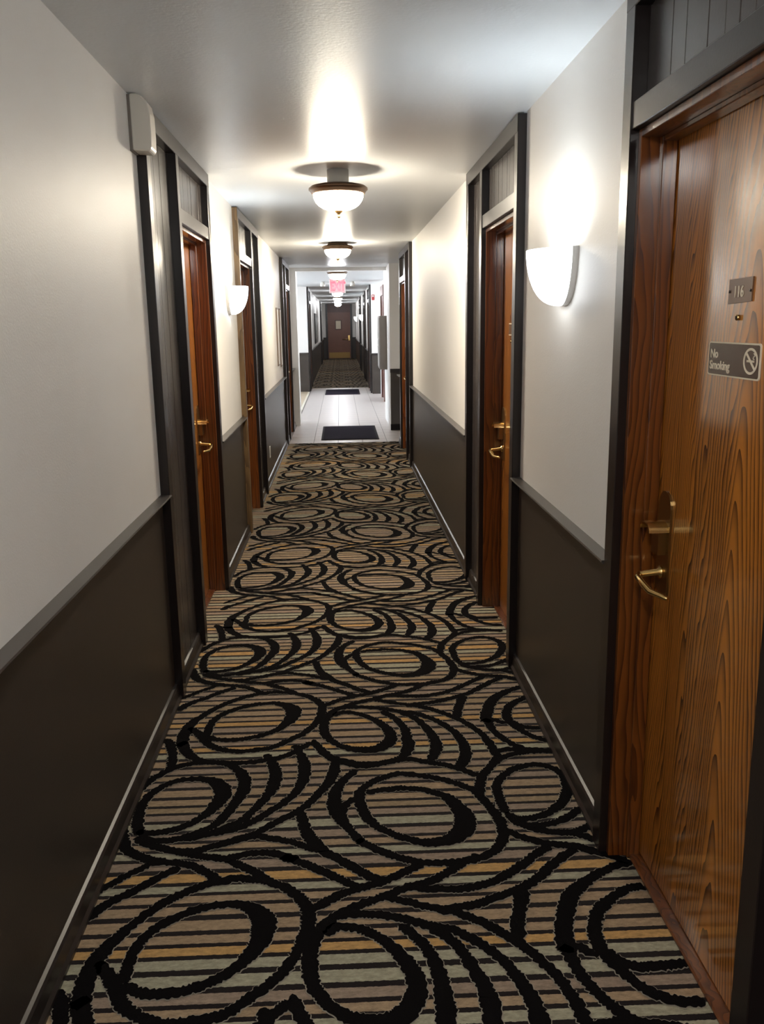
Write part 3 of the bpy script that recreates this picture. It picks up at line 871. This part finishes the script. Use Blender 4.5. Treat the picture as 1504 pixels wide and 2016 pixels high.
def ceiling_lamp(x, y, rim, bowl, label, drum=True, n=44):
    t = empty('ceiling_lamp', (x, y, CEIL), label, 'ceiling light', 'bowl lamps along the corridor ceiling')
    c = (x, y, rim)
    if drum:
        lathe('canopy', [(0.0, CEIL - rim), (0.060, CEIL - rim), (0.060, 0.030), (0.052, 0.012), (0.0, 0.012)], c, MAT['drum'], t, n)
    else:
        lathe('canopy', [(0.0, CEIL - rim), (0.10, CEIL - rim), (0.11, 0.014), (0.0, 0.012)], c, MAT['bronze'], t, n)
    lathe('pan', [(0.0, 0.016), (0.115, 0.014), (0.150, 0.006), (0.163, -0.004), (0.164, -0.013), (0.156, -0.019), (0.150, -0.030), (0.144, -0.036), (0.137, -0.036), (0.137, -0.028), (0.0, -0.010)], c, MAT['bronze'], t, n)
    prof = [(0.136, -0.030)]
    for i in range(1, 13):
        a = math.radians(90 * i / 12)
        prof.append((0.139 * math.cos(a) ** 0.75 if i < 12 else 0.0, -0.034 - 0.088 * math.sin(a)))
    lathe('glass_bowl', prof, c, bowl, t, n)
    lathe('finial', [(0.0, -0.116), (0.022, -0.118), (0.024, -0.123), (0.014, -0.134), (0.006, -0.140), (0.004, -0.146), (0.008, -0.151), (0.007, -0.158), (0.0, -0.163)], c, MAT['oldbrass'], t, 20)
    return t


ceiling_lamp(0.010, 5.05, 2.306, BW, 'nearest bowl ceiling lamp, hanging on a short grey drum')
ceiling_lamp(-0.002, 9.5, 2.362, BW, 'second bowl ceiling lamp with a bronze rim, warm light', drum=False)
ceiling_lamp(-0.020, 14.1, 2.358, BC, 'third bowl ceiling lamp, cool light, above the lobby mat', drum=False)
far_names = ['fourth', 'fifth', 'sixth', 'seventh', 'last']
for i, y in enumerate((18.6, 23.2, 27.8, 32.4, 36.6)):
    ceiling_lamp(-0.035 - 0.005 * i, y, 2.358, BC, far_names[i] + ' ceiling lamp in the row past the exit sign', drum=False, n=24)
ceiling_lamp(0.0, 0.05, 2.36, BN, 'bowl ceiling lamp above the viewpoint, outside the picture', drum=False, n=24)

# ------------------------------------------------------------------ wall lights
SG = emit('sconce_glass', (0.92, 0.965, 1.0), SCONCE_GLASS)


def sconce(side, y, z, label, n=28):
    t = empty('wall_light', (W(side, 0), y, z), label, 'wall light', 'half-bowl wall lights')
    bm = bmesh.new()
    o = -1 if side > 0 else 1
    A, D, H = 0.148, 0.132, 0.185
    rows = 12
    grid = []
    for j in range(rows + 1):
        ph = math.radians(90 * j / rows)
        rr, zz = math.cos(ph) ** 0.8 if j < rows else 0.0, -H * math.sin(ph)
        grid.append([bm.verts.new((W(side, 0.019) + o * (D - 0.015) * rr * math.sin(math.pi * i / n), y - A * rr * math.cos(math.pi * i / n), z + zz)) for i in range(n + 1)])
    for j in range(rows):
        for i in range(n):
            vs = [grid[j][i], grid[j][i + 1], grid[j + 1][i + 1], grid[j + 1][i]]
            try:
                bm.faces.new(vs)
            except ValueError:
                pass
    bmesh.ops.remove_doubles(bm, verts=bm.verts, dist=1e-5)
    bmesh.ops.recalc_face_normals(bm, faces=bm.faces)
    g = fin('glass_shade', bm, SG, t, True)
    md = g.modifiers.new('thickness', 'SOLIDIFY')
    md.thickness = 0.004
    # pale metal back plate following the outline of the shade
    out = []
    for i in range(25):
        ph = math.pi * i / 24
        c_ = math.cos(ph)
        out.append((A * 1.02 * math.copysign(abs(c_) ** 0.8, c_), 0.002 - H * 1.01 * math.sin(ph)))
    prism('back_plate', out, (W(side, 0.0), y, z), (0, 1, 0), (0, 0, 1), (o, 0, 0), 0.020, MAT['trimw'], t)
    ld = bpy.data.lights.new('bulb', 'POINT')
    ld.energy = SCONCE_BULB
    ld.color = (0.78, 0.90, 1.0)
    ld.shadow_soft_size = 0.03
    lo = bpy.data.objects.new('bulb', ld)
    col.objects.link(lo)
    lo.parent = t
    lo.location = (o * 0.085, 0, -0.060)
    return t


sconce(1, 3.02, 1.805, 'half-bowl wall light on the near right wall')
sconce(-1, 6.06, 1.825, 'half-bowl wall light on the left wall between two doors')
sconce(-1, 0.35, 1.825, 'half-bowl wall light added beside the viewpoint, outside the picture, for cool light nearby')  # unseen, added to bring cool light to the near ceiling and wall
XL, XR = XL2, XR2
sconce(1, 26.3, 1.80, 'nearer of the two tiny wall lights in the far corridor', 14)
sconce(1, 35.2, 1.80, 'farther of the two tiny wall lights in the far corridor', 14)
XL, XR = save

# ------------------------------------------------------------------ signs on the nearest right door
DX = XR + 0.078                                   # face of the slab
EX, EY, EZ = (0, -1, 0), (0, 0, 1), (-1, 0, 0)
sg = empty('no_smoking_sign', (DX, 1.868, 1.446), 'brown no smoking sign with cream border on the nearest right door', 'sign')
prism('border', rrect(-0.126, 0.126, 0, 0.0755, 0.007), (DX, 1.868, 1.445), EX, EY, EZ, 0.0025, MAT['cream'], sg)
prism('face', rrect(-0.1215, 0.1215, 0.0035, 0.072, 0.005), (DX - 0.0025, 1.868, 1.445), EX, EY, EZ, 0.0008, MAT['signbrown'], sg)
text_mesh('lettering', 'No', 0.027, (DX - 0.0036, 1.868 + 0.1125, 1.445 + 0.040), EX, EY, MAT['cream'], sg, 0.0005, 0.0007, 1.12)
text_mesh('lettering', 'Smoking', 0.027, (DX - 0.0036, 1.868 + 0.1135, 1.445 + 0.0145), EX, EY, MAT['cream'], sg, 0.0005, 0.0007, 1.12)


def ring(name, cy, cz, r0, r1, x, mat, parent, n=40, sy=1.0):
    bm = bmesh.new()
    vs = []
    for i in range(n):
        a = 2 * math.pi * i / n
        vs.append([bm.verts.new((xx, cy + r * sy * math.cos(a), cz + r * math.sin(a))) for xx in (x, x - 0.0008) for r in (r0, r1)])
    for i in range(n):
        a, b_ = vs[i], vs[(i + 1) % n]
        for p, q in ((0, 1), (1, 3), (3, 2), (2, 0)):
            bm.faces.new((a[p], b_[p], b_[q], a[q]))
    return fin(name, bm, mat, parent)


CY, CZ, XF = 1.782, 1.4835, DX - 0.0033
ring('ban_ring', CY, CZ, 0.0225, 0.0275, XF, MAT['cream'], sg, sy=1.18)
prism('ban_slash', [(-0.022, 0.014), (-0.018, 0.018), (0.022, -0.014), (0.018, -0.018)], (XF, CY, CZ), EX, EY, EZ, 0.0009, MAT['cream'], sg)
prism('cigarette', [(-0.017, -0.0022), (0.011, -0.0022), (0.011, 0.0022), (-0.017, 0.0022)], (XF, CY, CZ), EX, EY, EZ, 0.0007, MAT['cream'], sg)
prism('ember', [(0.0128, -0.0022), (0.0165, -0.0022), (0.0165, 0.0022), (0.0128, 0.0022)], (XF, CY, CZ), EX, EY, EZ, 0.0007, MAT['cream'], sg)
for k in (0, 1):
    tube('smoke', [(XF - 0.0004, CY - 0.0135 - 0.003 * k + 0.0035 * math.sin(i * 1.1), CZ + 0.004 + i * 0.0021) for i in range(7)], 0.0008, MAT['cream'], sg, 6)

pl = empty('number_plaque', (DX, 1.854, 1.602), 'small brown number plaque 116 on the nearest right door', 'plaque')
prism('plate', [(-0.056, 0.0), (0.054, 0.004), (0.055, 0.054), (-0.055, 0.052)], (DX, 1.854, 1.602), EX, EY, EZ, 0.003, MAT['plaque'], pl)
text_mesh('digits', '116', 0.034, (DX - 0.0036, 1.854 + 0.030, 1.602 + 0.014), EX, EY, MAT['cream'], pl, 0.0005, 0.0004, 0.95)
for yy in (-0.049, 0.049):
    tube('screw', [(DX - 0.002, 1.854 + yy, 1.628), (DX - 0.005, 1.854 + yy, 1.628)], 0.0028, MAT['dark'], pl, 8)
pe = empty('peephole', (DX, 1.857, 1.573), 'brass peephole under the number plaque', 'peephole')
tube('barrel', [(DX + 0.001, 1.857, 1.573), (DX - 0.006, 1.857, 1.573)], 0.0062, MAT['brass'], pe, 14)
tube('lens', [(DX - 0.0055, 1.857, 1.573), (DX - 0.0066, 1.857, 1.573)], 0.0036, MAT['black'], pe, 12)
pl2 = empty('number_plaque', (DX, 4.35, 1.46), 'small number plaque on the second right door', 'plaque')
box('plate', (DX, 4.30, 1.505), (DX - 0.004, 4.41, 1.555), MAT['plaque'], pl2)
box('border', (DX - 0.0005, 4.295, 1.50), (DX - 0.003, 4.415, 1.56), MAT['cream'], pl2)
pe2 = empty('peephole', (DX, 4.355, 1.47), 'brass peephole on the second right door', 'peephole')
tube('barrel', [(DX + 0.001, 4.355, 1.47), (DX - 0.006, 4.355, 1.47)], 0.0062, MAT['brass'], pe2, 14)

# ------------------------------------------------------------------ white box under the ceiling, left
wb = empty('alarm_box', (XL, 3.43, 2.2), 'white plastic wall box tucked under the ceiling by the first left door frame', 'wall box')
prof = [(0.011, 0.004), (0.070, 0.0), (0.078, 0.012), (0.080, 0.060), (0.079, 0.130), (0.072, 0.165), (0.055, 0.188), (0.035, 0.196), (0.011, 0.196)]
cov = prism('cover', prof, (XL, 3.395, 2.198), (1, 0, 0), (0, 0, 1), (0, 1, 0), 0.095, MAT['plastic'], wb)
cov.modifiers.new('round', 'BEVEL').width = 0.004
box('back_plate', (XL, 3.40, 2.20), (XL + 0.0115, 3.485, 2.392), MAT['grey'], wb)

# ------------------------------------------------------------------ lobby things
for nm, y0, y1, lab in (('door_mat', 11.80, 13.38, 'large dark door mat at the near edge of the tiles'), ('door_mat', 19.45, 20.95, 'far dark door mat before the second carpet')):
    x0, x1 = (-0.295, 0.505) if y0 < 15 else (-0.37, 0.42)
    t = empty(nm, ((x0 + x1) / 2, y0, 0), lab, 'door mat', 'dark mats on the lobby tiles')
    box('border', (x0, y0, 0.0005), (x1, y1, 0.008), MAT['black'], t, 0.003)
    box('pile', (x0 + 0.03, y0 + 0.03, 0.007), (x1 - 0.03, y1 - 0.03, 0.012), plain('mat_pile', (0.014, 0.010, 0.020), rough=0.95, spec=0.1, bump=0.6, bscale=300), t, 0.003)

ex = empty('exit_sign', (-0.026, 16.0, CEIL), 'red exit sign hanging from the lobby ceiling', 'exit sign')
box('stem', (-0.066, 15.99, 2.345), (0.014, 16.03, CEIL), MAT['trimw'], ex)
box('housing', (-0.172, 15.985, 2.095), (0.12, 16.035, 2.345), MAT['trimw'], ex, 0.004)
efm = emit('exit_face', (1.0, 0.30, 0.36), 0.10, base=(0.30, 0.12, 0.13))
box('face', (-0.160, 15.981, 2.107), (0.108, 15.986, 2.333), efm, ex)
erm = emit('exit_red', (1.0, 0.04, 0.08), 0.34, base=(0.3, 0.01, 0.02))
text_mesh('lettering', 'EXIT', 0.205, (-0.148, 15.979, 2.146), (1, 0, 0), (0, 0, 1), erm, ex, 0.001, 0.011, 0.62)

el = empty('emergency_light', (-0.03, 18.2, CEIL), 'twin white emergency lamp heads on the lobby ceiling behind the exit sign', 'emergency light')
box('body', (-0.30, 18.2, 2.34), (0.26, 18.3, CEIL), MAT['trimw'], el, 0.006)
for x in (-0.33, 0.28):
    lathe('lamp_head', [(0, -0.04), (0.045, -0.04), (0.05, 0.0), (0.03, 0.05), (0, 0.055)], (x, 18.22, 2.345), MAT['plastic'], el, 16)

cb = empty('wall_cabinet', (0.725, 13.9, 0.85), 'grey-brown wall cabinet on the right lobby pilaster', 'cabinet')
box('body', (0.612, 13.62, 0.85), (0.727, 14.25, 1.672), MAT['grey'], cb, 0.006)
box('door', (0.604, 13.65, 0.88), (0.614, 14.22, 1.642), plain('cabinet_door', (0.26, 0.235, 0.215), rough=0.4), cb, 0.003)
tube('handle', [(0.606, 13.72, 1.20), (0.590, 13.72, 1.22), (0.590, 13.72, 1.32), (0.606, 13.72, 1.34)], 0.006, MAT['trimw'], cb, 8)

ot = empty('wall_outlet', (XL, 8.76, 0.30), 'white electrical outlet low on the left wainscot', 'outlet')
prism('cover', rrect(-0.035, 0.035, -0.058, 0.058, 0.006), (XL + 0.004, 8.76, 0.30), (0, 1, 0), (0, 0, 1), (1, 0, 0), 0.006, MAT['trimw'], ot)
for dz in (-0.022, 0.022):
    prism('socket', rrect(-0.014, 0.014, -0.014, 0.014, 0.006), (XL + 0.0095, 8.76, 0.30 + dz), (0, 1, 0), (0, 0, 1), (1, 0, 0), 0.0015, MAT['plastic'], ot)
fa = empty('alarm_pull', (0.705, 19.54, 2.06), 'small red fire alarm device on the far right wall end', 'alarm')
box('body', (0.715, 19.525, 2.05), (0.775, 19.551, 2.17), plain('red_plastic', (0.35, 0.03, 0.03), rough=0.4), fa, 0.004)
box('strobe', (0.73, 19.517, 2.12), (0.76, 19.526, 2.155), MAT['plastic'], fa, 0.002)
for k, (y0, y1, z0, z1) in enumerate(((10.45, 10.72, 1.08, 1.76), (10.95, 11.18, 1.05, 1.76))):
    t = empty('wall_frame', (XL, y0, z0), ('left' if k == 0 else 'right') + ' of two thin framed notices before the third left door', 'frame', 'framed notices on the left wall')
    box('frame', (XL, y0, z0), (XL + 0.012, y1, z1), plain('bronze_frame', (0.16, 0.11, 0.08), rough=0.4), t, 0.003)
    box('sheet', (XL + 0.011, y0 + 0.02, z0 + 0.02), (XL + 0.0135, y1 - 0.02, z1 - 0.02), MAT['wall'], t)
